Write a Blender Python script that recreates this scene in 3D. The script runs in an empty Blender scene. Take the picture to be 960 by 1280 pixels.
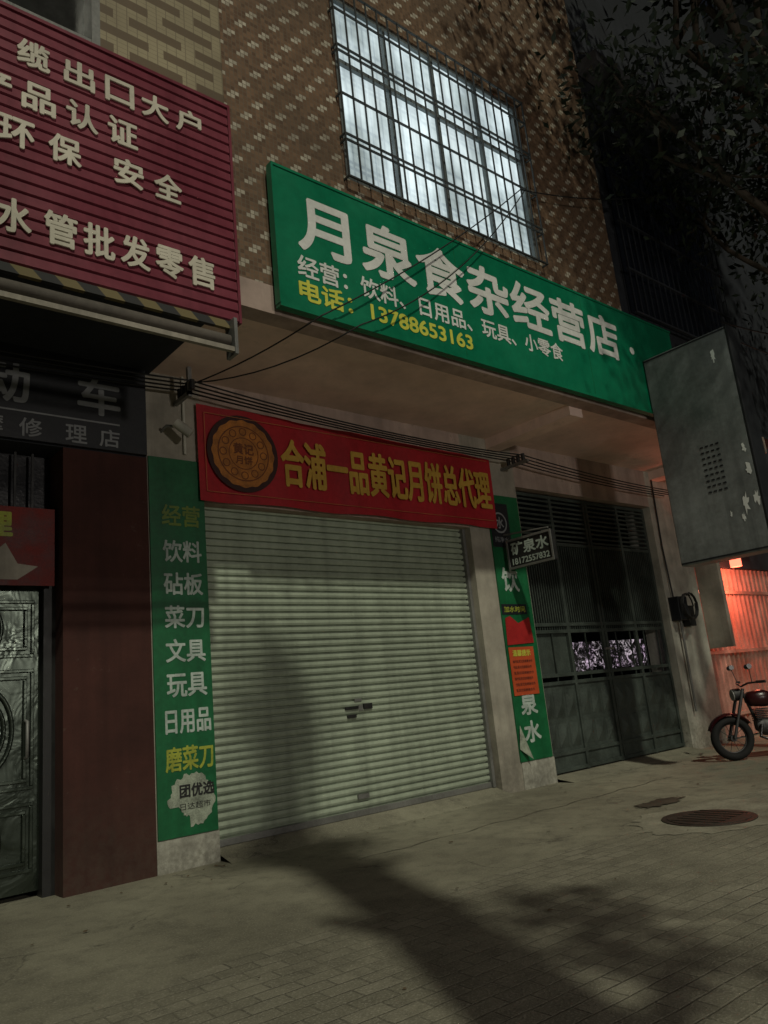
import bpy, math, random
from mathutils import Vector, Matrix
random.seed(7)
sc=bpy.context.scene
sc.view_settings.view_transform='Standard'; sc.view_settings.look='None'; sc.view_settings.exposure=0
COL=bpy.context.collection
# ---------------------------------------------------------------- helpers
def link(o,parent=None):
    COL.objects.link(o)
    if parent: o.parent=parent
    return o
def group(name):
    e=bpy.data.objects.new(name,None); return link(e)
def mesh(name,vs,fs,mat=None,parent=None,smooth=False):
    me=bpy.data.meshes.new(name); me.from_pydata([tuple(v) for v in vs],[],fs); me.update()
    if mat: me.materials.append(mat)
    if smooth:
        for p in me.polygons: p.use_smooth=True
    return link(bpy.data.objects.new(name,me),parent)
BF=[(0,3,2,1),(4,5,6,7),(0,1,5,4),(1,2,6,5),(2,3,7,6),(3,0,4,7)]
def boxv(x0,x1,y0,y1,z0,z1):
    return [(x0,y0,z0),(x1,y0,z0),(x1,y1,z0),(x0,y1,z0),(x0,y0,z1),(x1,y0,z1),(x1,y1,z1),(x0,y1,z1)]
def box(name,x0,x1,y0,y1,z0,z1,mat,parent=None,bev=0):
    o=mesh(name,boxv(x0,x1,y0,y1,z0,z1),BF,mat,parent)
    if bev:
        b=o.modifiers.new('b','BEVEL'); b.width=bev; b.segments=2
    return o
def boxes(name,lst,mat,parent=None,bev=0):
    vs=[];fs=[]
    for b in lst:
        n=len(vs); vs+=boxv(*b); fs+=[tuple(i+n for i in f) for f in BF]
    o=mesh(name,vs,fs,mat,parent)
    if bev:
        m=o.modifiers.new('b','BEVEL'); m.width=bev; m.segments=2
    return o
def strip(name,prof,x0,x1,mat,parent=None):
    vs=[];fs=[]
    for (y,z) in prof: vs+=[(x0,y,z),(x1,y,z)]
    for i in range(len(prof)-1): fs.append((2*i,2*i+1,2*i+3,2*i+2))
    return mesh(name,vs,fs,mat,parent)
def tube(name,pts,r,mat,parent=None,res=3,radii=None,cyclic=False):
    c=bpy.data.curves.new(name,'CURVE'); c.dimensions='3D'; c.bevel_depth=r; c.bevel_resolution=res; c.use_fill_caps=True
    s=c.splines.new('POLY'); s.points.add(len(pts)-1)
    for i,p in enumerate(pts):
        s.points[i].co=(p[0],p[1],p[2],1)
        if radii: s.points[i].radius=radii[i]
    s.use_cyclic_u=cyclic
    c.materials.append(mat)
    return link(bpy.data.objects.new(name,c),parent)
def sag(a,b,s,n=24):
    a=Vector(a);b=Vector(b);out=[]
    for i in range(n+1):
        t=i/n; p=a.lerp(b,t); p.z-=s*4*t*(1-t); out.append(p)
    return out
def text(body,x0,x1,z0,z1,y,mat,parent,bold=0.0,raise_=0.0,axis='Y',name=None,yshift=1):
    c=bpy.data.curves.new('t','FONT'); c.body=body; c.size=1
    if raise_: c.extrude=.5
    ob=bpy.data.objects.new('t',c); COL.objects.link(ob)
    bpy.context.view_layer.update()
    me=bpy.data.meshes.new_from_object(ob.evaluated_get(bpy.context.evaluated_depsgraph_get()))
    vv=[v.co.copy() for v in me.vertices]; ff=[tuple(p.vertices) for p in me.polygons]
    bpy.data.objects.remove(ob)
    ax=min(v.x for v in vv);bx=max(v.x for v in vv);ay=min(v.y for v in vv);by=max(v.y for v in vv)
    vs=[];fs=[]
    offs=[(0,0)] if not bold else [(0,0),(bold,0),(-bold,0),(0,bold),(0,-bold),(.7*bold,.7*bold),(-.7*bold,.7*bold),(.7*bold,-.7*bold),(-.7*bold,-.7*bold)]
    for k,(ox,oz) in enumerate(offs):
        n=len(vs)
        for v in vv:
            u=x0+(v.x-ax)/(bx-ax)*(x1-x0)+ox; w=z0+(v.y-ay)/(by-ay)*(z1-z0)+oz
            d=y-.0002*k-(raise_*(v.z+.5) if raise_ else 0)
            vs.append((u,d,w) if axis=='Y' else (d,-u,w))
        fs+=[tuple(i+n for i in f) for f in ff]
    return mesh(name or 'lettering',vs,fs,mat,parent)
class N:
    def __init__(s,name):
        s.m=bpy.data.materials.new(name); s.m.use_nodes=True; s.t=s.m.node_tree; s.b=s.t.nodes['Principled BSDF']
        s.tc=s.t.nodes.new('ShaderNodeTexCoord').outputs['Object']
    def set(s,inp,v):
        if isinstance(v,bpy.types.NodeSocket): s.t.links.new(v,inp)
        else: inp.default_value=v
    def math(s,op,a,b=0,c=None):
        n=s.t.nodes.new('ShaderNodeMath'); n.operation=op; s.set(n.inputs[0],a); s.set(n.inputs[1],b)
        if c is not None: s.set(n.inputs[2],c)
        return n.outputs[0]
    def noise(s,scale,detail=4,vec=None,rough=.6,dist=0):
        n=s.t.nodes.new('ShaderNodeTexNoise'); n.inputs['Scale'].default_value=scale; n.inputs['Detail'].default_value=detail
        n.inputs['Roughness'].default_value=rough; n.inputs['Distortion'].default_value=dist
        s.t.links.new(vec or s.tc,n.inputs['Vector']); return n.outputs['Fac']
    def map(s,sx,sy,sz,loc=(0,0,0),rot=(0,0,0)):
        n=s.t.nodes.new('ShaderNodeMapping'); n.inputs['Scale'].default_value=(sx,sy,sz); n.inputs['Location'].default_value=loc; n.inputs['Rotation'].default_value=rot
        s.t.links.new(s.tc,n.inputs['Vector']); return n.outputs[0]
    def ramp(s,f,a,b,lo=0,hi=1):
        n=s.t.nodes.new('ShaderNodeMapRange'); s.set(n.inputs['Value'],f); n.inputs['From Min'].default_value=a; n.inputs['From Max'].default_value=b
        n.inputs['To Min'].default_value=lo; n.inputs['To Max'].default_value=hi; return n.outputs[0]
    def mix(s,f,a,b,mode='MIX'):
        n=s.t.nodes.new('ShaderNodeMix'); n.data_type='RGBA'; n.blend_type=mode
        s.set(n.inputs[0],f); s.set(n.inputs[6],a if isinstance(a,bpy.types.NodeSocket) else (*a,1)); s.set(n.inputs[7],b if isinstance(b,bpy.types.NodeSocket) else (*b,1))
        return n.outputs[2]
    def bump(s,h,st=.3,d=.01):
        n=s.t.nodes.new('ShaderNodeBump'); n.inputs['Strength'].default_value=st; n.inputs['Distance'].default_value=d
        s.t.links.new(h,n.inputs['Height']); s.t.links.new(n.outputs[0],s.b.inputs['Normal'])
    def out(s,col,rough=.7,metal=0,spec=.4):
        s.set(s.b.inputs['Base Color'],col if isinstance(col,bpy.types.NodeSocket) else (*col,1)); s.set(s.b.inputs['Roughness'],rough)
        s.b.inputs['Metallic'].default_value=metal; s.b.inputs['Specular IOR Level'].default_value=spec
        return s.m
def M(name,col,rough=.7,metal=0,var=.35,scale=1.5,bump=.15,spec=.4,streak=0):
    n=N(name)
    a=n.noise(scale,5); b=n.noise(scale*12,3)
    f=n.math('ADD',n.math('MULTIPLY',a,.65),n.math('MULTIPLY',b,.35))
    lo=tuple(c*(1-var) for c in col); hi=tuple(min(1,c*(1+var*.5)) for c in col)
    c=n.mix(n.ramp(f,.35,.65),lo,hi)
    if streak:
        st=n.noise(1,4,n.map(7,7,.35)); c=n.mix(n.ramp(st,.45,.75,0,streak),c,tuple(x*.35 for x in col))
    if bump: n.bump(n.noise(scale*20,3),bump,.01)
    r=n.ramp(a,.3,.7,max(0,rough-.12),min(1,rough+.12))
    return n.out(c,r,metal,spec)
def Wm(name,col,var=.35,scale=1.2,streak=.4,foot=.5,chip=.5):
    n=N(name); a=n.noise(scale,6,rough=.65); b=n.noise(scale*9,5,rough=.7)
    c=n.mix(n.ramp(a,.35,.65),tuple(x*(1-var) for x in col),tuple(x*(1+var*.4) for x in col))
    st=n.noise(1,5,n.map(6,6,.3)); c=n.mix(n.ramp(st,.45,.72,0,streak),c,tuple(x*.35 for x in col))
    s=n.t.nodes.new('ShaderNodeSeparateXYZ'); n.t.links.new(n.tc,s.inputs[0])
    ft=n.math('MULTIPLY',n.ramp(s.outputs[2],0,.9,1,0),n.ramp(b,.35,.6,.2,1))
    c=n.mix(n.math('MULTIPLY',ft,foot),c,(.09,.08,.06))
    ch=n.ramp(n.math('ADD',n.math('MULTIPLY',a,.4),n.math('MULTIPLY',b,.6)),.60,.63,0,chip)
    c=n.mix(ch,c,(.17,.15,.12)); n.bump(n.math('SUBTRACT',b,ch),.35,.01)
    return n.out(c,.88)
def E(name,col,st):
    n=N(name); n.b.inputs['Emission Color'].default_value=(*col,1); n.b.inputs['Emission Strength'].default_value=st
    return n.out(col,.5)
# ---------------------------------------------------------------- materials
def groundmat(name,bricks):
    n=N(name)
    a=n.noise(.5,7,rough=.65); b=n.noise(5,7,rough=.72); g=n.noise(75,3); big=n.noise(1.6,5,rough=.7,dist=.6)
    c=n.mix(n.ramp(a,.35,.65),(.16,.15,.108),(.30,.285,.21))
    h=n.math('ADD',b,n.math('MULTIPLY',g,.4))
    if bricks:
        bt=n.t.nodes.new('ShaderNodeTexBrick')
        dn=n.t.nodes.new('ShaderNodeTexNoise'); dn.inputs['Scale'].default_value=1.5; dn.inputs['Detail'].default_value=3; n.t.links.new(n.tc,dn.inputs['Vector'])
        ad=n.t.nodes.new('ShaderNodeVectorMath'); ad.operation='MULTIPLY_ADD'; n.t.links.new(dn.outputs['Color'],ad.inputs[0]); ad.inputs[1].default_value=(.05,.05,0); n.t.links.new(n.map(1,1,1,rot=(0,0,math.radians(3))),ad.inputs[2])
        n.t.links.new(ad.outputs[0],bt.inputs['Vector'])
        bt.inputs['Scale'].default_value=1; bt.inputs['Brick Width'].default_value=.23; bt.inputs['Row Height'].default_value=.115; bt.inputs['Mortar Size'].default_value=.007
        bt.inputs['Mortar Smooth'].default_value=.7
        bt.inputs['Color1'].default_value=(.165,.155,.115,1); bt.inputs['Color2'].default_value=(.28,.262,.20,1); bt.inputs['Mortar'].default_value=(.09,.084,.064,1)
        c=n.mix(n.ramp(big,.35,.65,.15,1),bt.outputs['Color'],c)
        h=n.math('SUBTRACT',h,n.math('MULTIPLY',bt.outputs['Fac'],n.ramp(big,.35,.68,.7,.05)))
    else:
        v=n.t.nodes.new('ShaderNodeTexVoronoi'); v.feature='DISTANCE_TO_EDGE'; v.inputs['Scale'].default_value=.38
        dn=n.t.nodes.new('ShaderNodeTexNoise'); dn.inputs['Scale'].default_value=2.0; dn.inputs['Detail'].default_value=6; n.t.links.new(n.tc,dn.inputs['Vector'])
        ad=n.t.nodes.new('ShaderNodeVectorMath'); ad.operation='MULTIPLY_ADD'; n.t.links.new(dn.outputs['Color'],ad.inputs[0]); ad.inputs[1].default_value=(.9,.9,.9); n.t.links.new(n.tc,ad.inputs[2])
        n.t.links.new(ad.outputs[0],v.inputs['Vector'])
        crack=n.math('MULTIPLY',n.ramp(v.outputs[0],.0,.008,1,0),n.ramp(big,.45,.6,0,.7))
        c=n.mix(crack,c,(.05,.045,.035))
    c=n.mix(n.ramp(b,.48,.72,0,.6),c,(.09,.084,.063))
    c=n.mix(n.ramp(big,.52,.75,0,.55),c,(.08,.074,.056))
    c=n.mix(n.ramp(g,.52,.72,0,.5),c,(.46,.43,.36))
    n.bump(h,.7,.014)
    return n.out(c,.88)
CONC=groundmat('sidewalk_concrete',False); BRICK=groundmat('paving_bricks',True)
PATCH=M('cement_patch',(.29,.275,.21),.85,var=.45,scale=3,bump=.4)
WET=M('damp_stain',(.085,.074,.055),.6,var=.4,scale=4)
ASPH=M('asphalt',(.05,.05,.052),.9,var=.4,scale=3,bump=.4)
DIRT=M('ground_soil',(.1,.09,.07),.95,scale=.3)
WALL=Wm('painted_wall_pinkish',(.44,.335,.285),foot=.3)
SOFF=Wm('soffit_plaster',(.80,.61,.53),var=.25,scale=.7,streak=.15,foot=0,chip=.15)
WHITEB=Wm('whitewash_base',(.50,.49,.42),scale=2,foot=.6)
PILL=Wm('pillar_grey_white',(.38,.35,.29),scale=1.5,streak=.5)
BROWN=Wm('brown_wall_paint',(.060,.020,.015),streak=.4,foot=.3,chip=.12)
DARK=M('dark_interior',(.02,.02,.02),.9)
mo=N('mosaic_tile_facade'); sx=mo.t.nodes.new('ShaderNodeSeparateXYZ'); mo.t.links.new(mo.tc,sx.inputs[0])
T=.044
u=mo.math('DIVIDE',sx.outputs[0],T); w=mo.math('DIVIDE',sx.outputs[2],T)
i=mo.math('FLOOR',u); j=mo.math('FLOOR',w)
st=mo.math('GREATER_THAN',mo.math('FLOORED_MODULO',j,8),3.5)
uu=mo.math('FLOORED_MODULO',mo.math('ADD',i,mo.math('MULTIPLY',st,3)),6)
vv_=mo.math('FLOORED_MODULO',j,4)
r0=mo.math('MULTIPLY',mo.math('LESS_THAN',vv_,.5),mo.math('LESS_THAN',uu,1.5))
r1=mo.math('MULTIPLY',mo.math('COMPARE',vv_,1,.4),mo.math('COMPARE',uu,1.5,.7))
wh=mo.math('MINIMUM',mo.math('ADD',r0,r1),1)
fu=mo.math('ABSOLUTE',mo.math('SUBTRACT',mo.math('FRACT',u),.5)); fw=mo.math('ABSOLUTE',mo.math('SUBTRACT',mo.math('FRACT',w),.5))
gr=mo.math('GREATER_THAN',mo.math('MAXIMUM',fu,fw),.43)
wn=mo.t.nodes.new('ShaderNodeTexWhiteNoise'); cb=mo.t.nodes.new('ShaderNodeCombineXYZ'); mo.t.links.new(i,cb.inputs[0]); mo.t.links.new(j,cb.inputs[1]); mo.t.links.new(cb.outputs[0],wn.inputs['Vector'])
c=mo.mix(wn.outputs['Value'],(.11,.062,.036),(.22,.13,.076))
c=mo.mix(wh,c,mo.mix(wn.outputs['Value'],(.36,.32,.25),(.55,.50,.40)))
c=mo.mix(gr,c,(.15,.115,.08))
c=mo.mix(mo.ramp(mo.noise(.8,5),.4,.7,0,.55),c,(.075,.055,.038))
mo.bump(mo.math('SUBTRACT',1,gr),.3,.003)
mo.out(c,.5); MOS=mo.m
st_=N('striped_tile_facade'); sx=st_.t.nodes.new('ShaderNodeSeparateXYZ'); st_.t.links.new(st_.tc,sx.inputs[0])
w=st_.math('DIVIDE',sx.outputs[2],.09); u=st_.math('DIVIDE',sx.outputs[0],.62)
row=st_.math('FLOORED_MODULO',st_.math('FLOOR',w),2)
alt=st_.math('GREATER_THAN',st_.math('FRACT',st_.math('ADD',u,st_.math('MULTIPLY',st_.math('FLOOR',st_.math('DIVIDE',w,2)),.5))),.22)
c=st_.mix(st_.math('MULTIPLY',row,alt),(.36,.31,.20),(.15,.11,.07))
fu=st_.math('ABSOLUTE',st_.math('SUBTRACT',st_.math('FRACT',st_.math('DIVIDE',sx.outputs[0],.09)),.5)); fw=st_.math('ABSOLUTE',st_.math('SUBTRACT',st_.math('FRACT',st_.math('DIVIDE',sx.outputs[2],.045)),.5))
gr=st_.math('GREATER_THAN',st_.math('MAXIMUM',fu,fw),.45)
c=st_.mix(st_.math('MULTIPLY',gr,.6),c,(.14,.11,.075))
c=st_.mix(st_.ramp(st_.noise(1,5),.4,.7,0,.5),c,(.09,.07,.05))
st_.out(c,.5); STR=st_.m
GREEN=M('green_sign_vinyl',(.003,.17,.082),.42,var=.25,scale=1,bump=.03,streak=.12)
GREEN2=M('green_panel_vinyl',(.008,.13,.045),.5,var=.35,scale=2,bump=.05,streak=.35)
WTXT=M('white_vinyl_letters',(.68,.69,.66),.5,var=.18,scale=2,bump=0)
WTXT2=M('white_faded_letters',(.46,.54,.49),.6,var=.4,scale=5,bump=0)
YTXT=M('yellow_vinyl_letters',(.60,.60,.08),.5,var=.18,scale=2,bump=0)
YTXT2=M('yellow_faded_letters',(.36,.40,.05),.6,var=.4,scale=5,bump=0)
GTXT=M('dull_green_letters',(.15,.22,.04),.6,var=.3,scale=4,bump=0)
RED=M('red_banner_cloth',(.40,.012,.020),.6,var=.3,scale=1.5,bump=.1,streak=.2)
GOLD=M('gold_banner_letters',(.55,.33,.05),.5,var=.25,scale=2,bump=0)
MAG=M('magenta_metal_slats',(.185,.036,.055),.42,var=.25,scale=1.2,bump=.03,streak=.35)
CREAM=M('cream_raised_letters',(.60,.56,.46),.5,var=.2,scale=2,bump=0)
SHUT=M('shutter_grey_green',(.36,.415,.32),.5,var=.25,scale=.8,bump=.04,streak=.45)
STEEL=M('steel_frame',(.22,.22,.21),.5,.4,var=.3,scale=3)
BLK=M('black_rubber_plastic',(.02,.02,.02),.5,var=.3,scale=6)
CABLE=M('black_cable',(.012,.012,.012),.6)
DSIGN=M('black_sign_board',(.016,.018,.022),.5,var=.3,scale=2)
GREYT=M('grey_letters',(.24,.25,.26),.6,var=.25,scale=3,bump=0)
GATE=M('gate_grey_paint',(.062,.078,.068),.6,.15,var=.5,scale=3,streak=.45)
CABM=M('cabinet_grey_metal',(.22,.24,.24),.42,.2,var=.4,scale=1.3,streak=.5)
CABD=M('cabinet_dark_edge',(.02,.022,.025),.5,.2)
ORNG=M('orange_poster_paper',(.50,.075,.02),.7,var=.2,scale=4)
REDP=M('red_paper',(.38,.012,.012),.7,var=.3,scale=5)
ds_=N('embossed_steel_door'); a=ds_.noise(3,4); ds_.bump(ds_.noise(3,3,dist=.8),.45,.03); ds_.out(ds_.mix(a,(.035,.045,.036),(.09,.11,.09)),ds_.ramp(a,.3,.7,.18,.4),.8); DOORS=ds_.m
PINK=M('pink_gate_paint',(.66,.38,.30),.5,var=.35,scale=3,streak=.3)
WOOD=M('weathered_bark',(.07,.055,.04),.9,var=.4,scale=6,bump=.6)
LEAF=M('tree_foliage',(.014,.024,.011),.55,var=.5,scale=2,bump=0)
YBLK=N('hazard_stripe'); sx=YBLK.t.nodes.new('ShaderNodeSeparateXYZ'); YBLK.t.links.new(YBLK.tc,sx.inputs[0])
s_=YBLK.math('FRACT',YBLK.math('DIVIDE',YBLK.math('ADD',sx.outputs[0],sx.outputs[2]),.30))
YBLK.out(YBLK.mix(YBLK.math('GREATER_THAN',s_,.5),(.17,.135,.06),(.03,.03,.03)),.6); HAZ=YBLK.m
# ---------------------------------------------------------------- ground
box('ground',-150,150,-150,150,-.6,-.15,DIRT)
box('road',-60,60,-20,-9.15,-.149,-.13,ASPH)
sw=group('sidewalk')
box('concrete_apron',-20,30,-2.75,.9,-.14,0,CONC,sw)
box('brick_paving',-20,30,-8.9,-2.75,-.14,.002,BRICK,sw)
boxes('kerb',[(-20+2*k,-20+2*k+1.985,-9.15,-8.9,-.14,.012) for k in range(25)],PILL,sw,.01)
def blob(name,cx,cy,rx,ry,z,mat,parent,n=28,j=.25):
    vs=[(cx,cy,z)];
    for k in range(n):
        a=2*math.pi*k/n; r=1+random.uniform(-j,j)
        vs.append((cx+rx*r*math.cos(a),cy+ry*r*math.sin(a),z))
    return mesh(name,vs,[(0,1+k,1+(k+1)%n) for k in range(n)],mat,parent)
blob('cement_patch',3.9,-3.1,.95,.60,.006,PATCH,sw,60,.10)
blob('damp_stain',4.35,-2.25,.36,.13,.011,WET,sw,40,.3)
jp=[];fs=[]
for k in range(61):
    x=1.2+5.0*k/60; y=-1.30+.03*math.sin(k*.7)+random.uniform(-.012,.012)
    jp+=[(x,y,.003),(x,y+random.uniform(.006,.02),.003)]
for k in range(60): fs.append((2*k,2*k+2,2*k+3,2*k+1))
mesh('paving_joint',jp,fs,WET,sw)
vs=[];fs=[]
for k in range(70):
    x=random.uniform(-1.5,7);y=random.choice((random.uniform(-4.2,-.25),random.uniform(-.45,-.2)));s=random.uniform(.008,.028);a=random.uniform(0,6)
    n=len(vs)
    for q in range(4): vs.append((x+s*math.cos(a+q*1.57),y+s*random.uniform(.5,1)*math.sin(a+q*1.57),.008+random.uniform(0,.010)))
    fs.append((n,n+1,n+2,n+3))
mesh('dry_leaf_litter',vs,fs,M('dry_leaves',(.10,.07,.04),.8),None)
mh=group('manhole_cover')
def disc(name,cx,cy,r,z0,z1,mat,parent,n=48):
    vs=[];
    for z in (z0,z1):
        for k in range(n):
            a=2*math.pi*k/n; vs.append((cx+r*math.cos(a),cy+r*math.sin(a),z))
    fs=[(k,(k+1)%n,n+(k+1)%n,n+k) for k in range(n)]+[tuple(range(n,2*n))]
    return mesh(name,vs,fs,mat,parent)
IRON=M('cast_iron',(.06,.053,.043),.6,.4,var=.4,scale=8)
disc('rim',3.72,-3.12,.40,.0,.014,IRON,mh); disc('lid',3.72,-3.12,.35,.014,.019,IRON,mh)
boxes('tread',[(3.72-.25+.1*k,3.72-.22+.1*k,-3.12-.22,-3.12+.22,.019,.024) for k in range(6)],IRON,mh)
# ---------------------------------------------------------------- main building
bd=group('shop_building')
YF=-1.68
box('wall_over_shutter',.6,4.51,.0,.35,3.42,4.75,WALL,bd)
box('pillar_wide',4.51,5.58,0,.5,.0,4.75,PILL,bd)
box('pillar_narrow',0.0,.6,0,.5,0,4.75,PILL,bd)
box('wall_over_gate',5.58,9.15,0,.35,4.1,4.75,WALL,bd)
box('pillar_end',9.15,10.3,0,.5,0,4.75,WHITEB,bd)
box('soffit_slab',.05,10.3,YF+.2,.5,4.75,4.95,SOFF,bd)
box('edge_beam',.05,10.3,YF,YF+.2,4.72,5.0,WALL,bd)
box('cross_beam',5.05,5.32,YF+.2,-.002,4.60,4.75,SOFF,bd)
box('cross_beam_far',9.3,9.6,YF+.2,-.002,4.60,4.75,SOFF,bd)
wx0,wx1,wz0,wz1=1.50,4.62,6.53,8.92
box('facade_left',.1,wx0,YF,YF+.25,5.0,16,MOS,bd)
box('facade_right',wx1,6.42,YF,YF+.25,5.0,16,MOS,bd)
box('facade_below',wx0,wx1,YF,YF+.25,5.0,wz0,MOS,bd)
box('facade_above',wx0,wx1,YF,YF+.25,wz1,16,MOS,bd)
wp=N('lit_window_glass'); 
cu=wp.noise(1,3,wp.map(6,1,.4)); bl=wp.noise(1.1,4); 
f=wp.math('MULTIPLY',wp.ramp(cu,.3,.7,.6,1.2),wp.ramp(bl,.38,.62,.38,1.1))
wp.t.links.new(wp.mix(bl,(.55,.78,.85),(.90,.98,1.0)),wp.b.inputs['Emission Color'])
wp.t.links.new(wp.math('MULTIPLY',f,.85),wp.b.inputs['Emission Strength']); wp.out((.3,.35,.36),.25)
box('window_glass',wx0,wx1,YF+.07,YF+.08,wz0,wz1,wp.m,bd)
WAL=M('window_aluminium',(.16,.18,.18),.5,.4)
fr=[(wx0,wx1,YF+.02,YF+.065,wz0,wz0+.05),(wx0,wx1,YF+.02,YF+.065,wz1-.05,wz1),(wx0,wx1,YF+.022,YF+.065,8.03,8.08)]
for k in range(5):
    x=wx0+(wx1-wx0-.04)*k/4; fr.append((x,x+.04,YF+.018,YF+.064,wz0+.001,wz1-.001))
boxes('window_frame',fr,WAL,bd)
gb=[];GY=YF-.09
nb=21
for k in range(nb):
    x=1.46+(4.66-1.46)*k/(nb-1); gb.append((x-.008,x+.008,GY-.008,GY+.008,6.48,8.95))
for z in (6.49,6.93,7.0,7.5,8.05,8.12,8.6,8.93):
    gb.append((1.45,4.67,GY-.011,GY+.011,z-.009,z+.009))
    gb.append((1.45,1.465,GY+.012,YF-.001,z-.01,z+.01)); gb.append((4.655,4.67,GY+.012,YF-.001,z-.01,z+.01))
boxes('window_security_grille',gb,M('grille_paint',(.06,.065,.065),.6,.2),bd)
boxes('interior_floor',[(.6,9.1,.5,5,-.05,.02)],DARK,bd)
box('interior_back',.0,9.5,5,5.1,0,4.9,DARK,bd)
mesh('threshold_ramp',[(.6,-.22,.001),(4.51,-.22,.001),(4.51,.13,.095),(.6,.13,.095),(.6,.5,.095),(4.51,.5,.095)],[(0,1,2,3),(3,2,5,4)],CONC,bd)
mesh('gate_ramp',[(5.58,-.3,.001),(9.15,-.3,.001),(9.15,.1,.06),(5.58,.1,.06),(5.58,.5,.06),(9.15,.5,.06)],[(0,1,2,3),(3,2,5,4)],CONC,bd)
# shutter
rs=group('roller_shutter')
prof=[];z=.10;p=.0765
while z<3.5:
    e_=random.uniform(-.0012,.0012)
    prof+=[(.184,z),(.152+e_,z+.007),(.143+e_,z+.028),(.149+e_,z+.058),(.184,z+.064)]; z+=p
strip('shutter_slats',prof,.6,4.51,SHUT,rs)
boxes('guide_rails',[(4.46,4.508,.10,.20,.096,3.42),(.602,.64,.10,.20,.096,3.42)],STEEL,rs)
boxes('bottom_bar',[(.65,4.45,.12,.16,.097,.16)],STEEL,rs,.006)
boxes('lock_plate',[(2.28,2.46,.125,.143,1.22,1.25),(2.54,2.66,.125,.143,1.21,1.27)],BLK,rs)
boxes('handle',[(2.30,2.42,.12,.143,1.13,1.165)],BLK,rs)
boxes('label',[(2.47,2.53,.136,.142,1.20,1.26),(2.42,2.52,.136,.142,1.30,1.33)],STEEL,rs)
boxes('bottom_handle',[(2.35,2.50,.118,.14,.27,.32)],STEEL,rs)
# ---------------------------------------------------------------- green main sign
gs=group('green_shop_sign')
SY=YF-.12
box('sign_board',.50,7.44,SY,SY+.06,4.78,6.19,GREEN,gs)
boxes('sign_frame',[(.48,7.46,SY-.01,SY+.07,4.745,4.778),(.48,7.46,SY-.01,SY+.07,6.192,6.22),(.475,.499,SY-.011,SY+.07,4.778,6.192)],GREEN,gs)
boxes('sign_brackets',[(x,x+.04,SY+.061,YF-.001,z,z+.04) for x in (.7,2.5,4.3,6.1) for z in (4.95,5.95)],STEEL,gs)
boxes('sheet_seams',[(x,x+.004,SY-.0015,SY-.0002,4.79,6.18) for x in (2.85,5.2)],GREEN2,gs)
t=SY-.004
text('月泉食杂经营店',.74,5.95,5.41,6.00,t,WTXT,gs,.018)
text('·',6.24,6.31,5.60,5.67,t,WTXT,gs,.02)
text('经营：饮料、日用品、玩具、小零食',.70,4.62,5.11,5.33,t,WTXT,gs,.005)
text('电话：13788653163',.70,2.96,4.87,5.08,t,YTXT,gs,.007)
# ---------------------------------------------------------------- red banner
rb=group('red_banner')
nx=40
vs=[];fs=[]
for k in range(nx+1):
    x=.53+(5.0-.53)*k/nx
    for jz in range(9):
        zz=3.44+(4.49-3.44)*jz/8-.012*(x-.5)*jz/8-(.02*math.sin(x*2.2)**2 if jz in(0,8) else 0)
        vs.append((x,-.055-.010*math.sin(x*5+jz*.3)-.006*math.sin(x*13),zz))
for k in range(nx):
    for jz in range(8):
        a=k*9+jz; fs.append((a,a+9,a+10,a+1))
mesh('banner_sheet',vs,fs,RED,rb,True)
TY=-.076
text('合浦一品黄记月饼总代理',1.53,4.93,3.68,4.22,TY,GOLD,rb,.013)
CAKE=M('mooncake_print',(.46,.17,.03),.6,var=.5,scale=9); CAKD=M('mooncake_ring_print',(.04,.012,.01),.6); CAKL=M('mooncake_relief_print',(.16,.045,.012),.6)
def vdisc(name,cx,cz,r,y,mat,parent,r2=0,n=48,scal=0):
    vs=[];fs=[]
    for k in range(n):
        a=2*math.pi*k/n; rr=r*(1+scal*math.cos(16*a)); vs.append((cx+rr*math.cos(a),y,cz+rr*math.sin(a)))
    if r2:
        for k in range(n):
            a=2*math.pi*k/n; vs.append((cx+r2*math.cos(a),y,cz+r2*math.sin(a)))
        fs=[(k,(k+1)%n,n+(k+1)%n,n+k) for k in range(n)]
    else: fs=[tuple(range(n))]
    return mesh(name,vs,fs,mat,parent)
MX,MZ=1.05,3.98
vdisc('mooncake_dark',MX,MZ,.43,TY,CAKD,rb)
vdisc('mooncake',MX,MZ,.375,TY-.002,CAKE,rb,n=96,scal=.02)
vdisc('mooncake_ring',MX,MZ,.31,TY-.004,CAKL,rb,.297)
vdisc('mooncake_ring',MX,MZ,.18,TY-.004,CAKL,rb,.170)
for k in range(12):
    a=k*math.pi/6; vdisc('petal',MX+.245*math.cos(a),MZ+.245*math.sin(a),.045,TY-.004,CAKL,rb,.034,20)
text('黄记',MX-.12,MX+.12,MZ-.01,MZ+.11,TY-.004,CAKL,rb,.004); text('月饼',MX-.10,MX+.10,MZ-.12,MZ-.03,TY-.004,CAKL,rb,.003)
LINE=M('banner_border_print',(.45,.16,.05),.6)
boxes('border_print',[(.60,4.94,TY-.001,TY,3.52,3.526),(.60,4.94,TY-.001,TY,4.375,4.381),(.60,.606,TY-.001,TY,3.529,4.374)],LINE,rb)
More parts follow.
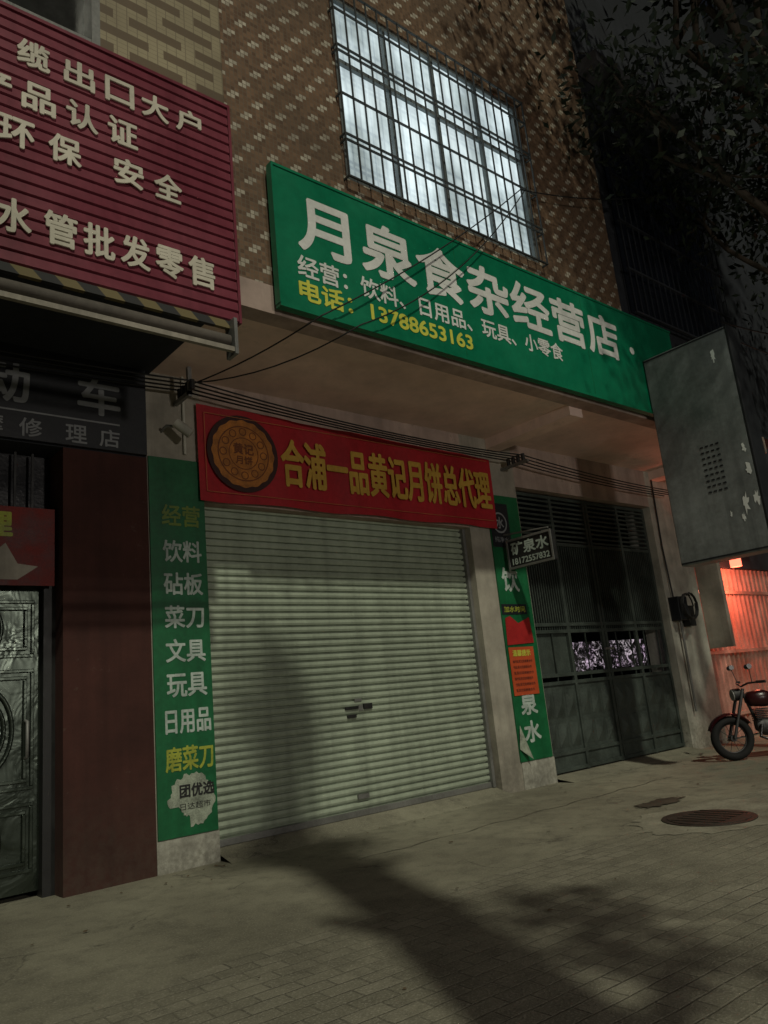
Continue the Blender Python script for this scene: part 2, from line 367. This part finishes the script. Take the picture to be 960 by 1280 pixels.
# ---------------------------------------------------------------- left pillar vertical sign
v1=group('green_vertical_sign')
box('panel',.008,.592,-.02,-.002,.28,3.84,GREEN2,v1)
rows=[('经营',3.25,GTXT,.20),('饮料',2.89,WTXT2,.20),('砧板',2.57,WTXT2,.20),('菜刀',2.25,WTXT2,.20),('文具',1.93,WTXT2,.20),('玩具',1.61,WTXT2,.20),('日用品',1.28,WTXT2,.225),('磨菜刀',.95,YTXT2,.235)]
for s,zc,m,hw in rows:
    text(s,.33-hw,.33+hw,zc-.105,zc+.105,-.024,m,v1,.005)
STK=M('peeling_white_sticker',(.34,.38,.30),.7,var=.6,scale=8)
n=60;vs=[]
for k in range(n):
    a=2*math.pi*k/n; r=.2*(1+random.uniform(-.10,.07)); 
    if 3.4<a<4.6: r*=.62
    vs.append((.34+r*1.15*math.cos(a),-.025,.58+r*1.15*math.sin(a)))
mesh('sticker',vs,[tuple(range(n))],STK,v1)
text('团优选',.22,.56,.61,.72,-.028,BLK,v1,.004); text('日达超市',.22,.52,.50,.56,-.028,BLK,v1)
box('pillar_base_whitewash',-.004,.604,-.012,.2,.0,.272,WHITEB,bd)
box('pillar_base_whitewash_right',4.92,5.584,-.012,.2,.0,.33,WHITEB,bd)
cc=group('wall_lamp_camera')
tube('arm',[(.16,0,4.12),(.16,-.12,4.14),(.26,-.2,4.12)],.015,STEEL,cc)
tube('housing',[(.22,-.2,4.16),(.36,-.25,4.04)],.05,WHITEB,cc)
tube('conduit',[(.40,-.02,4.75),(.40,-.02,3.9)],.015,WHITEB,cc)
# ---------------------------------------------------------------- right pillar sign
v2=group('green_vertical_sign')
box('panel',4.90,5.55,-.02,-.002,.34,3.92,GREEN2,v2)
box('black_header',4.91,5.30,-.026,-.0215,3.17,3.80,DSIGN,v2)
vdisc('emblem',5.10,3.52,.15,-.028,GREYT,v2,.125); text('水',5.02,5.18,3.44,3.60,-.028,GREYT,v2,.004); text('纯净水',4.96,5.25,3.24,3.32,-.028,GREYT,v2)
text('饮',5.0,5.33,2.56,2.88,-.024,WTXT2,v2,.010)
box('black_notice',4.91,5.42,-.027,-.0215,2.24,2.38,DSIGN,v2)
text('加水时间',4.95,5.38,2.27,2.35,-.029,YTXT2,v2,.002)
mesh('red_paper',[(4.93,-.028,1.83),(5.47,-.034,1.85),(5.44,-.03,2.20),(5.2,-.03,2.12),(5.05,-.027,2.22),(4.95,-.027,2.19)],[(0,1,2,3,4,5)],REDP,v2)
box('orange_poster',4.93,5.44,-.031,-.028,1.17,1.80,ORNG,v2)
text('温馨提示',5.0,5.36,1.68,1.76,-.034,YTXT,v2,.003)
for k in range(6): text('请勿乱丢垃圾谢谢合作'[k%3:],4.98,5.38-.03*(k%2),1.59-.075*k,1.63-.075*k,-.034,DSIGN,v2)
text('泉',5.04,5.36,.92,1.18,-.024,WTXT2,v2,.010); text('水',5.04,5.36,.57,.83,-.024,WTXT2,v2,.010)
mesh('peeled_corner',[(4.90,-.03,.50),(5.06,-.10,.36),(4.92,-.06,.80)],[(0,1,2)],STK,v2)
hb=group('hanging_light_box_sign')
box('box_body',5.10,5.18,-.86,-.10,2.84,3.24,BLK,hb,.008)
boxes('box_rim',[(5.085,5.0995,-.865,-.095,3.215,3.245),(5.085,5.0995,-.865,-.095,2.835,2.865),(5.085,5.0995,-.865,-.84,2.866,3.214),(5.085,5.0995,-.12,-.095,2.866,3.214)],STEEL,hb)
text('矿泉水',.17,.80,3.02,3.19,5.097,WTXT2,hb,.006,axis='X')
text('18172557832',.17,.80,2.89,2.97,5.097,WTXT2,hb,.003,axis='X')
tube('bracket',[(5.14,-.03,3.34),(5.14,-.8,3.28)],.012,STEEL,hb)
# ---------------------------------------------------------------- gate
gt=group('iron_gate')
L=[];X0,X1=5.60,9.13;GYY=.12
for x in (X0,6.47,7.32,7.40,8.25,9.07): L.append((x,x+.06,GYY,GYY+.05,.07,4.08))
for z in (.08,.30,1.25,1.36,1.98,2.08,3.30,4.03): L.append((X0+.061,X1-.061,GYY+.004,GYY+.046,z,z+.05))
boxes('gate_frame',L,GATE,gt,.004)
L=[]
x=X0+.1
while x<X1-.05:
    L.append((x-.008,x+.008,GYY+.018,GYY+.034,2.03,3.32)); x+=.055
boxes('gate_bars',L,GATE,gt)
L=[]
z=3.37
while z<4.0: L.append((X0+.06,X1-.06,GYY+.01,GYY+.04,z,z+.03)); z+=.075
boxes('gate_top_louvres',L,GATE,gt)
L=[];
for k in range(9): L.append((X0+.1+.4*k,X0+.112+.4*k,GYY+.015,GYY+.035,1.30,2.0))
boxes('gate_mid_bars',L,GATE,gt)
boxes('gate_sheet_upper',[(X0+.06,X1-.06,GYY+.05,GYY+.056,2.1,3.3)],M('gate_mesh_backing',(.035,.04,.037),.7,var=.6,scale=2,streak=.5),gt)
boxes('gate_sheet_mid_left',[(X0+.06,6.47,GYY+.05,GYY+.056,1.4,2.0)],GATE,gt)
boxes('gate_sheet_lower',[(X0+.06,X1-.06,GYY+.03,GYY+.036,.1,1.3)],GATE,gt)
vs=[];fs=[]
for px_ in (X0+.06,6.53,7.46,8.31):
    w_=.81 if px_!=X0+.06 else .80
    for q in range(3):
        cx=px_+w_*(q+.5)/3
        for (a,b) in ((.40,.72),(.80,1.18)):
            n=len(vs); h=(b-a)/2; cz=(a+b)/2; ww=w_/7.5
            vs+=[(cx,GYY-.012,cz),(cx-ww,GYY+.028,cz-h),(cx+ww,GYY+.028,cz-h),(cx+ww,GYY+.028,cz+h),(cx-ww,GYY+.028,cz+h)]
            fs+=[(n,n+1,n+2),(n,n+2,n+3),(n,n+3,n+4),(n,n+4,n+1)]
mesh('gate_pressed_panels',vs,fs,GATE,gt)
tube('gate_bolt',[(7.3,GYY-.02,1.72),(7.52,GYY-.02,1.72)],.02,STEEL,gt)
lw=group('painted_reflections')  # mottled emission paints glass reflections of lit trees behind the gate bars
cl=N('reflection_glow')
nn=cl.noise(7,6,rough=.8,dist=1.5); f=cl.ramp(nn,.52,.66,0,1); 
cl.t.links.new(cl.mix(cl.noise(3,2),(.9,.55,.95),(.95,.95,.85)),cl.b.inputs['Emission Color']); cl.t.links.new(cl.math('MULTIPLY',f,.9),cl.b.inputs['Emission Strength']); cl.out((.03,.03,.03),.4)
box('reflection_panel',6.85,8.95,.42,.43,1.42,1.86,cl.m,lw)
# ---------------------------------------------------------------- right neighbour
nbd=group('neighbour_building')
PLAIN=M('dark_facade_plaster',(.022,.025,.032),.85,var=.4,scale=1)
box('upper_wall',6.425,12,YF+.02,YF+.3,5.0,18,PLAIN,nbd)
NG=M('neighbour_grille',(.045,.05,.06),.6,.2)
boxes('upper_window_grille',[(6.6+.16*k,6.615+.16*k,YF-.14,YF-.125,6.3,9.4) for k in range(20)]+[(6.58,9.7,YF-.15,YF-.11,z,z+.03) for z in (6.3,7.0,7.8,8.6,9.4)],NG,nbd)
boxes('upper_window',[(6.7,9.6,YF+.0,YF+.018,6.4,9.3)],M('dark_glass',(.012,.015,.022),.2),nbd)
boxes('balcony_slab',[(6.43,9,YF-.35,YF-.001,10.4,10.6)],M('balcony_concrete',(.08,.08,.085),.8),nbd)
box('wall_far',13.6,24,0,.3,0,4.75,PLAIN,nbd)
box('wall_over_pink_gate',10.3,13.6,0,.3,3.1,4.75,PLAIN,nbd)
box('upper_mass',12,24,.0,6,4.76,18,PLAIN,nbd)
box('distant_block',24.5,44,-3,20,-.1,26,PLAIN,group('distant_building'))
pg=group('pink_metal_gate')
vs=[];fs=[];x=10.31;k=0
while x<13.6:
    y=.10 if k%2 else .15
    vs+=[(x,y,.03),(x,y,3.1)]; vs+=[(x+.07,y,.03),(x+.07,y,3.1)]; x+=.09;k+=1
for q in range(len(vs)//2-1): fs.append((2*q,2*q+2,2*q+3,2*q+1))
mesh('ribbed_sheet',vs,fs,PINK,pg)
boxes('gate_rails',[(10.31,13.6,.06,.099,z,z+.06) for z in (.4,1.5,2.6)],PINK,pg)
boxes('side_wall_stub',[(10.31,10.42,-.42,-.002,1.6,3.5)],PILL,pg)
rl=group('red_lantern')
tube('lantern_body',[(11.3,-.30,3.05),(11.3,-.30,3.25)],.10,E('red_lantern_glow',(1,.16,.09),3),rl,6)
tube('lantern_arm',[(11.3,0,3.4),(11.3,-.3,3.4),(11.3,-.3,3.26)],.012,STEEL,rl)
ld=bpy.data.lights.new('red_lantern_light','POINT'); ld.energy=55; ld.color=(1,.22,.13); ld.shadow_soft_size=.12
lo=bpy.data.objects.new('lantern_light',ld); lo.location=(11.3,-.36,2.75); link(lo,rl)
# ---------------------------------------------------------------- cabinet
cb_=group('projecting_metal_cabinet')
CX=6.5
box('cabinet_body',CX,CX+.32,-3.0,SY-.012,2.60,5.53,CABM,cb_,.012)
box('cabinet_front_edge',CX-.006,CX+.326,-3.03,-3.001,2.59,5.54,CABD,cb_,.006)
boxes('cabinet_seams',[(CX-.008,CX-.001,-3.0,SY-.02,z,z+.02) for z in (2.62,5.49)],CABD,cb_)
boxes('vent_slots',[(CX-.006,CX-.001,-2.62+.07*r,-2.58+.07*r,4.05-.075*k,4.07-.075*k) for k in range(9) for r in range(4)],CABD,cb_)
SCFGLARE=M('scuff_and_painted_glare',(.85,.88,.86),.3,.2,var=.2)  # top mark is scuffed metal; lower pale marks are painted glare
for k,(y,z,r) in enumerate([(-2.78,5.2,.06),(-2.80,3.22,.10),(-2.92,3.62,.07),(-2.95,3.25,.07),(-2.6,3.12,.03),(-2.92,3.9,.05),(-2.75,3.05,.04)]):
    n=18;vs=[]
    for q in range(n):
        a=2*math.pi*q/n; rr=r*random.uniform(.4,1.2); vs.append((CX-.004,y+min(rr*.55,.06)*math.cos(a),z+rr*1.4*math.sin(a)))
    mesh('scuff_glare_mark',vs,[tuple(range(n))],SCFGLARE,cb_)
boxes('cabinet_brackets',[(CX+.1,CX+.14,SY-.01,YF-.001,z,z+.04) for z in (4.9,5.3)],STEEL,cb_)
mb=group('meter_box')
box('box_body',9.2,9.5,-.18,-.002,2.1,2.5,DSIGN,mb,.01); box('box_small',9.55,9.75,-.14,-.002,2.0,2.35,BLK,mb,.01)
tube('pipe',[(9.35,-.08,2.1),(9.35,-.06,.6)],.02,STEEL,mb)
tube('riser_cable',[(9.3,-.05,2.5),(9.28,-.03,3.4),(9.32,-.03,4.6)],.014,BLK,mb)
for k in range(5):
    tube('coiled_cable',[(9.4+.2*math.cos(a*.5+k),-.22-.02*k,2.32+.22*math.sin(a*.5+k)) for a in range(10)],.012,BLK,mb)
# ---------------------------------------------------------------- magenta sign + left shop
ms=group('magenta_slat_sign')
prof=[];z=4.47;p=.0965;MY=SY+.01
while z<6.56:
    prof+=[(MY+.012,z),(MY-.012,z+.008),(MY-.004,z+p-.012),(MY+.014,z+p-.004)]; z+=p
strip('slats',prof,-6,.05,MAG,ms)
boxes('edge_trim',[(.051,.075,MY-.02,YF-.001,4.46,6.62)],MAG,ms)
boxes('top_trim',[(-6,.05,MY-.02,YF-.001,6.59,6.62)],MAG,ms)
b_=.007
def chs(s,xs,zc,h,w):
    for ch,x in zip(s,xs): text(ch,x-w/2,x+w/2,zc-h/2,zc+h/2,MY-.0135,CREAM,ms,b_,.012)
chs('线缆出口大户',[-1.98,-1.60,-1.26,-.94,-.64,-.34],6.25,.22,.225)
chs('产品认证',[-1.87,-1.56,-1.24,-.92],5.88,.23,.23)
chs('环保安全',[-1.71,-1.37,-.88,-.55],5.52,.23,.23)
chs('水管批发零售',[-1.72,-1.40,-1.12,-.84,-.56,-.28],4.83,.26,.225)
lb=group('left_shop_building')
box('upper_striped_wall',-1.05,.098,YF,YF+.25,4.6,16,STR,lb)
box('upper_wall_left',-6,-1.05,YF+.02,YF+.25,4.6,6.7,STR,lb)
boxes('upper_window_frame',[(-1.12,-1.05,YF-.02,YF+.2,6.7,12),(-1.95,-1.9,YF+.05,YF+.15,6.7,12),(-6,-1.12,YF-.01,YF+.2,6.7,6.77),(-6,-1.12,YF+.05,YF+.15,7.5,7.55)],STEEL,lb)
box('upper_window_glass',-6,-1.12,YF+.16,YF+.17,6.75,12,M('dim_glass',(.03,.03,.028),.2),lb)
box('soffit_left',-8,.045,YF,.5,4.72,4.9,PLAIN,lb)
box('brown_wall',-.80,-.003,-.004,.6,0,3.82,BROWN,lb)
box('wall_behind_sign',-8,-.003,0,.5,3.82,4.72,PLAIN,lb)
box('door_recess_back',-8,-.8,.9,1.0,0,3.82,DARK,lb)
ds=group('black_shop_sign')
box('sign_board',-6,-.02,-.06,-.006,3.83,4.72,DSIGN,ds)
text('动',-1.50,-1.12,4.17,4.54,-.064,GREYT,ds,.010); text('车',-.68,-.29,4.17,4.53,-.064,GREYT,ds,.010)
boxes('underline',[(-4,-.29,-.063,-.0605,4.085,4.10)],GREYT,ds)
for ch,x in zip('修理店',(-1.10,-.70,-.39)): text(ch,x-.095,x+.095,3.86,4.03,-.064,GREYT,ds,.003)
text('摩',-1.52,-1.33,3.86,4.03,-.064,GREYT,ds,.003)
sd=group('embossed_steel_door')
box('door_leaf',-4,-.86,.30,.36,.05,2.6,DOORS,sd)
L=[]
for (x0,x1) in ((-1.75,-.95),(-2.65,-1.85)):
    for (z0,z1) in ((.2,.75),(.85,1.85),(1.95,2.45)):
        for g_ in (0,.06):
            L+= [(x0+g_,x1-g_,.28-g_*.15,.299,z0+g_,z0+g_+.03),(x0+g_,x1-g_,.28-g_*.15,.299,z1-g_-.03,z1-g_),(x0+g_,x0+g_+.03,.281-g_*.15,.299,z0+g_+.031,z1-g_-.031),(x1-g_-.03,x1-g_,.281-g_*.15,.299,z0+g_+.031,z1-g_-.031)]
boxes('raised_mouldings',L,DOORS,sd,.006)
for cx in (-1.35,-2.25):
    for cz,rr in ((1.35,.28),(1.35,.2),(.47,.17),(2.2,.16)):
        tube('oval_relief',[(cx+rr*.8*math.cos(a*math.pi/16),.285,cz+rr*1.25*math.sin(a*math.pi/16)) for a in range(32)],.018,DOORS,sd,cyclic=True)
boxes('door_frame',[(-.90,-.80,.2,.4,0,2.66),(-4,-.9,.2,.4,2.6,2.70)],BLK,sd)
tube('door_handle',[(-1.02,.30,1.1),(-1.02,.22,1.12),(-1.02,.22,1.4),(-1.02,.30,1.42)],.015,STEEL,sd)
tr=group('transom_grille_window')
box('transom_glass',-4,-.80,.36,.37,2.7,3.82,M('transom_dark',(.02,.02,.024),.3),tr)
boxes('transom_bars',[(-4+.15*k,-3.98+.15*k,.25,.27,2.71,3.81) for k in range(21)],BLK,tr)
rp=group('red_yellow_poster')
box('poster_sheet',-2.4,-.84,.10,.105,2.55,3.25,M('dim_red_poster',(.17,.018,.014),.6,var=.6,scale=5),rp)
text('修理',-1.75,-1.2,2.98,3.2,.097,YTXT2,rp,.01)
mesh('poster_shape',[(-1.7,.097,2.6),(-1.15,.097,2.6),(-.98,.097,2.72),(-1.15,.097,2.74),(-1.25,.097,2.92),(-1.4,.097,2.78),(-1.55,.097,2.85)],[(0,1,2,3,4,5,6)],PILL,rp)
# awning
aw=group('rolled_awning')
boxes('hazard_rail',[(-6,-.05,MY-.03,MY+.01,4.38,4.445)],HAZ,aw)
tube('roller_tube',[(-6,MY-.02,4.27),(-.06,MY-.02,4.27)],.05,M('awning_canvas',(.11,.095,.08),.8),aw)
boxes('front_bar',[(-6,-.04,MY-.09,MY-.05,4.15,4.19)],M('awning_bar',(.32,.29,.24),.6,.2,streak=.5),aw)
boxes('end_plate',[(-.05,-.02,MY-.1,MY+.05,4.13,4.45)],STEEL,aw)
# ---------------------------------------------------------------- cables
ut=group('utility_cables')
boxes('insulator_rack_left',[(.30,.34,-.35,-.002,4.42,4.46),(.30,.34,-.35,-.31,4.40,4.72)],STEEL,ut)
boxes('insulator_rack_right',[(5.3,5.34,-.5,-.002,4.30,4.34)],STEEL,ut)
INS=M('insulator_black',(.03,.03,.03),.3)
for k in range(4):
    y=-.12-.09*k
    tube('insulator',[(.32,y,4.46),(.32,y,4.56)],.028,INS,ut); tube('insulator',[(5.32,y-.03,4.34),(5.32,y-.03,4.44)],.028,INS,ut)
    tube('cable',sag((.32,y,4.55),(5.32,y-.03,4.42),.05+.015*k),.009,CABLE,ut)
    tube('cable',sag((5.32,y-.03,4.42),(9.5,y,4.3),.05),.009,CABLE,ut)
    tube('cable',sag((.32,y,4.55),(-4,y,4.5),.06),.009,CABLE,ut)
tube('cable',sag((.35,-.3,4.55),(.85,SY-.08,4.70),.05,8)+sag((.85,SY-.08,4.70),(4.20,SY-.06,7.35),.10),.0075,CABLE,ut)
tube('cable',sag((.35,-.35,4.55),(1.3,SY-.10,4.72),.12,8)+sag((1.3,SY-.10,4.72),(4.35,SY-.06,7.45),.28),.007,CABLE,ut)
tube('cable',sag((4.2,SY-.06,7.35),(9.5,-2.3,9.5),.3),.008,CABLE,ut)
tube('cable',sag((7.4,-2.6,6.0),(13,-3.6,6.6),.2),.010,CABLE,ut)
tube('cable',sag((7.4,-2.5,5.9),(13,-3.3,6.2),.3),.008,CABLE,ut)
# ---------------------------------------------------------------- motorcycle
mc=group('motorcycle')
PAINT=M('motorcycle_red_paint',(.03,.004,.005),.3,var=.15); CHR=M('chrome',(.12,.12,.12),.3,1,var=.2,bump=0); RUB=M('tyre_rubber',(.010,.010,.010),.85); SEAT=M('seat_vinyl',(.015,.015,.015),.45)
DST=M('dull_steel',(.08,.08,.08),.5,.6); LENS=M('headlight_lens',(.3,.3,.28),.1)
def ring(name,cx,cz,R,r,mat):
    vs=[];fs=[];n=40;m=10
    for a in range(n):
        A=2*math.pi*a/n
        for b in range(m):
            B=2*math.pi*b/m; vs.append((cx+(R+r*math.cos(B))*math.cos(A),r*math.sin(B)*1.1,cz+(R+r*math.cos(B))*math.sin(A)))
    for a in range(n):
        for b in range(m): fs.append((a*m+b,((a+1)%n)*m+b,((a+1)%n)*m+(b+1)%m,a*m+(b+1)%m))
    return mesh(name,vs,fs,mat,mc,True)
for cx,nm in ((.62,'front'),(-.62,'rear')):
    ring(nm+'_tyre',cx,.30,.245,.055,RUB); ring(nm+'_rim',cx,.30,.195,.014,DST)
    tube(nm+'_hub',[(cx,-.06,.3),(cx,.06,.3)],.045,DST,mc)
    for k in range(10):
        a=math.pi*k/5; tube('spoke',[(cx,0,.3),(cx+.19*math.cos(a),0,.3+.19*math.sin(a))],.004,DST,mc,1)
def arc(cx,cz,R,a0,a1,n=10): return [(cx+R*math.cos(math.radians(a0+(a1-a0)*k/n)),0,cz+R*math.sin(math.radians(a0+(a1-a0)*k/n))) for k in range(n+1)]
def fender(name,cx,a0,a1,R=.33):
    vs=[];fs=[]
    P=arc(cx,.3,R,a0,a1,12)
    for p in P: vs+=[(p[0],-.075,p[2]-.02),(p[0],-.04,p[2]+.01),(p[0],.04,p[2]+.01),(p[0],.075,p[2]-.02)]
    for k in range(12):
        for q in range(3): fs.append((4*k+q,4*k+q+1,4*k+5+q,4*k+4+q))
    mesh(name,vs,fs,PAINT,mc,True)
fender('front_fender',.62,20,150); fender('rear_fender',-.62,35,175,.34)
for s in (-.09,.09):
    tube('fork',[(.62,s,.3),(.42,s,.85),(.38,s*.9,.95)],.022,DST,mc)
    tube('shock',[(-.6,s*1.2,.3),(-.45,s*1.2,.68)],.03,CHR,mc)
    tube('swingarm',[(-.62,s,.3),(-.1,s,.35)],.022,BLK,mc)
    tube('handlebar',[(.36,0,.98),(.34,s*2,1.02),(.24,s*4,1.03)],.013,CHR,mc)
    tube('grip',[(.27,s*3.4,1.03),(.20,s*4.6,1.03)],.02,BLK,mc)
    tube('mirror_stem',[(.30,s*2.6,1.03),(.33,s*3.2,1.22)],.006,CHR,mc)
    tube('mirror',[(.34,s*3.2-.05,1.24),(.34,s*3.2+.05,1.25)],.035,CHR,mc,5)
tube('headlight',[(.40,0,.88),(.50,0,.87)],.085,BLK,mc,6); tube('headlight_glass',[(.50,0,.87),(.515,0,.869)],.075,LENS,mc,6)
def loft(name,secs,mat):
    vs=[];fs=[];m=12
    for (x,zc,hw,hh) in secs:
        for b in range(m):
            B=2*math.pi*b/m; vs.append((x,hw*math.copysign(abs(math.cos(B))**.7,math.cos(B)),zc+hh*math.copysign(abs(math.sin(B))**.7,math.sin(B))))
    for a in range(len(secs)-1):
        for b in range(m): fs.append((a*m+b,(a+1)*m+b,(a+1)*m+(b+1)%m,a*m+(b+1)%m))
    fs.append(tuple(range(m))); fs.append(tuple(range((len(secs)-1)*m,len(secs)*m)))
    return mesh(name,vs,fs,mat,mc,True)
loft('fuel_tank',[(.34,.80,.04,.05),(.28,.80,.11,.10),(.1,.80,.14,.12),(-.05,.77,.10,.09),(-.1,.75,.06,.05)],PAINT)
loft('seat',[(-.06,.76,.08,.03),(-.2,.75,.13,.05),(-.5,.79,.14,.055),(-.78,.82,.10,.04),(-.82,.82,.04,.02)],SEAT)
loft('side_panel',[(-.05,.6,.08,.1),(-.3,.6,.12,.12),(-.55,.68,.08,.06)],PAINT)
loft('engine',[(-.15,.38,.08,.08),(0,.40,.13,.13),(.18,.42,.12,.12),(.26,.45,.06,.08)],DST)
boxes('cylinder_fins',[(.08,.26,-.09,.09,.50+.025*k,.512+.025*k) for k in range(7)],BLK,mc)
tube('exhaust',[(.22,.10,.45),(.28,.13,.30),(.1,.15,.22),(-.3,.16,.24)],.022,CHR,mc); tube('muffler',[(-.3,.16,.24),(-.85,.17,.34)],.045,CHR,mc)
tube('frame',[(.36,0,.9),(.2,0,.35),(-.15,0,.25),(-.3,0,.6),(-.7,0,.72)],.022,BLK,mc)
tube('tail_light',[(-.84,0,.76),(-.88,0,.76)],.045,REDP,mc)
tube('side_stand',[(-.05,-.1,.25),(-.02,-.24,.0)],.012,BLK,mc)
ang=math.atan2(.9,-1.05)
mc.rotation_euler=(0,0,ang); mc.location=(7.80-.62*math.cos(ang),-1.38-.62*math.sin(ang),.002)
# ---------------------------------------------------------------- trees
def branch(p,d,L,r,depth,tips,parent):
    n=6; P=[p.copy()]; R=[1.0]
    for k in range(n):
        d=(d+Vector((random.uniform(-.18,.18),random.uniform(-.18,.18),random.uniform(-.05,.12)))).normalized()
        p=p+d*(L/n); P.append(p.copy()); R.append(1-.45*(k+1)/n)
    tube('limb',P,r,WOOD,parent,2,R)
    if depth==0: tips.append((p,d)); tips.append((P[3],d)); return
    for k in range(3):
        a=random.uniform(0,6.28); side=Vector((math.cos(a),math.sin(a),random.uniform(.0,.5)))
        dd=(d*.8+side*.8).normalized(); q=P[random.choice((4,5,6))]
        branch(q,dd,L*.66,r*.55,depth-1,tips,parent)
def leaves(tips,parent,per=90,spread=.55,size=.05,mat=None):
    vs=[];fs=[]
    for (p,d) in tips:
        k_=int(per*random.uniform(.3,1.3))
        for _ in range(k_):
            c=p+Vector((random.gauss(0,spread),random.gauss(0,spread),random.gauss(0,spread*.6)))
            s=size*random.uniform(.6,1.4)
            u=Vector((random.gauss(0,1),random.gauss(0,1),random.gauss(0,1))).normalized(); w=u.orthogonal().normalized(); 
            w=Matrix.Rotation(random.uniform(0,6.28),3,u)@w; v=u.cross(w)
            n=len(vs); vs+=[c-w*s*1.4,c+v*s*.55,c+w*s*1.4,c-v*s*.55]; fs.append((n,n+1,n+2,n+3))
    mesh('foliage',vs,fs,mat or LEAF,parent)
t1=group('street_tree')
tips=[]; base=Vector((8.4,-4.6,0))
tube('trunk',[base,base+Vector((.05,.05,1.5)),base+Vector((.0,.1,3.2)),base+Vector((.05,.2,5)),base+Vector((-.1,.15,7.8))],.2,WOOD,t1,4,[1.2,1,.85,.75,.5])
for k in range(6):
    a=k*1.05+.4
    branch(base+Vector((0,.2,4.6+.15*k)),Vector((math.cos(a)*.7,math.sin(a)*.7,.95)).normalized(),2.6,.09,2,tips,t1)
n1=len(tips)
for k,(dx,dy) in enumerate(((-.9,.1),(-.75,-.35),(-.6,.35),(-.2,-.1))):
    branch(base+Vector((-.1,.15,7.1+.2*k)),Vector((dx,dy,.85)).normalized(),3.4,.09,2,tips,t1)
leaves(tips[:n1],t1,110,.5,.055)
leaves(tips[n1:],t1,260,.55,.075)
t2=group('pruned_street_tree')
b2=Vector((-1.38,-7.55,0))
tube('trunk',[b2,b2+Vector((.05,0,1.5)),b2+Vector((-.08,.05,3)),b2+Vector((.1,.0,5)),b2+Vector((.12,.1,6.8)),b2+Vector((.05,.1,8.2)),b2+Vector((.1,.1,9.9))],.31,WOOD,t2,4,[1.3,1.1,1.0,1.0,1.0,.95,.7])
for (z,dx,dy,l) in ((2.6,.6,-.4,.9),(4.4,-.4,.1,.8),(5.7,.6,0,.8),(6.6,-.3,.2,.7)):
    q=b2+Vector((0,.0,z)); tube('stub_limb',[q,q+Vector((dx*.6,dy*.6,l*.5)),q+Vector((dx,dy,l))],.12,WOOD,t2,3,[1,.8,.6])
tp=[(b2+Vector((.1,0,8.0)),Vector((0,0,1))),(b2+Vector((.25,0,7.4)),Vector((0,0,1))),(b2+Vector((-.25,.1,7.6)),Vector((0,0,1))),(b2+Vector((.1,.1,9.3)),Vector((0,0,1))),(b2+Vector((.6,-.4,3.5)),Vector((0,0,1))),(b2+Vector((.5,-.2,3.9)),Vector((0,0,1))),(b2+Vector((.8,-.2,4.3)),Vector((0,0,1)))]
leaves(tp,t2,380,.25,.06)
# ---------------------------------------------------------------- added unseen fill lamp across the road, brightens the shaded shopfront
la=group('fill_lamp')
LX,LY,LZ=1.5,-15.0,4.2
tube('fill_lamp_pole',[(LX,LY-1.2,-.14),(LX,LY-1.2,4.6)],.06,STEEL,la); tube('arm',[(LX,LY-1.2,4.5),(LX,LY-.6,4.7),(LX,LY,4.6)],.03,STEEL,la)
box('fill_lamp_head',LX-.2,LX+.2,LY-.3,LY+.2,4.5,4.6,STEEL,la,.02)
tube('fill_lamp_glass',[(LX,LY,4.34),(LX,LY,4.48)],.10,E('fill_lamp_glass_glow',(1,.9,.75),8),la,6)
pl=bpy.data.lights.new('fill_lamp_light','POINT'); pl.energy=900; pl.color=(1,.92,.82); pl.shadow_soft_size=.35
po=bpy.data.objects.new('added_fill_light',pl); po.location=(LX,LY,3.9); link(po,la)
# ---------------------------------------------------------------- light
el=math.radians(45); az=Vector((.36,1,0)).normalized()
d=Vector((az.x*math.cos(el),az.y*math.cos(el),-math.sin(el)))
sl=bpy.data.lights.new('sun','SUN'); sl.energy=1.3; sl.angle=math.radians(1.8); sl.color=(1,.985,.79)
so=bpy.data.objects.new('sun',sl); so.rotation_euler=d.to_track_quat('-Z','Y').to_euler(); so.location=(-3,-14,12); link(so)
w=bpy.data.worlds.new('World'); sc.world=w; w.use_nodes=True; nt=w.node_tree
sk=nt.nodes.new('ShaderNodeTexSky'); sk.sky_type='NISHITA'; sk.sun_disc=False; sk.sun_elevation=el
sk.sun_rotation=math.atan2(-d.x,-d.y)
hs=nt.nodes.new('ShaderNodeHueSaturation'); hs.inputs['Saturation'].default_value=.6
nt.links.new(sk.outputs[0],hs.inputs['Color']); nt.links.new(hs.outputs[0],nt.nodes['Background'].inputs[0]); nt.nodes['Background'].inputs[1].default_value=.003
# ---------------------------------------------------------------- camera
th,pi_,ro=map(math.radians,(48.9,13.5,5.7))
hd=Vector((math.cos(th),math.sin(th),0)); rr0=Vector((math.sin(th),-math.cos(th),0))
F=hd*math.cos(pi_)+Vector((0,0,math.sin(pi_))); uu0=rr0.cross(F)
X=math.cos(ro)*rr0-math.sin(ro)*uu0; Y=math.sin(ro)*rr0+math.cos(ro)*uu0
cd=bpy.data.cameras.new('camera'); co=bpy.data.objects.new('camera',cd); link(co)
R=Matrix((X,Y,-F)).transposed().to_4x4(); R.translation=Vector((-3.044,-6.946,1.3)); co.matrix_world=R
cd.sensor_fit='VERTICAL'; cd.sensor_height=32; cd.lens=968/1280*32; cd.clip_end=600; cd.clip_start=.05
sc.camera=co
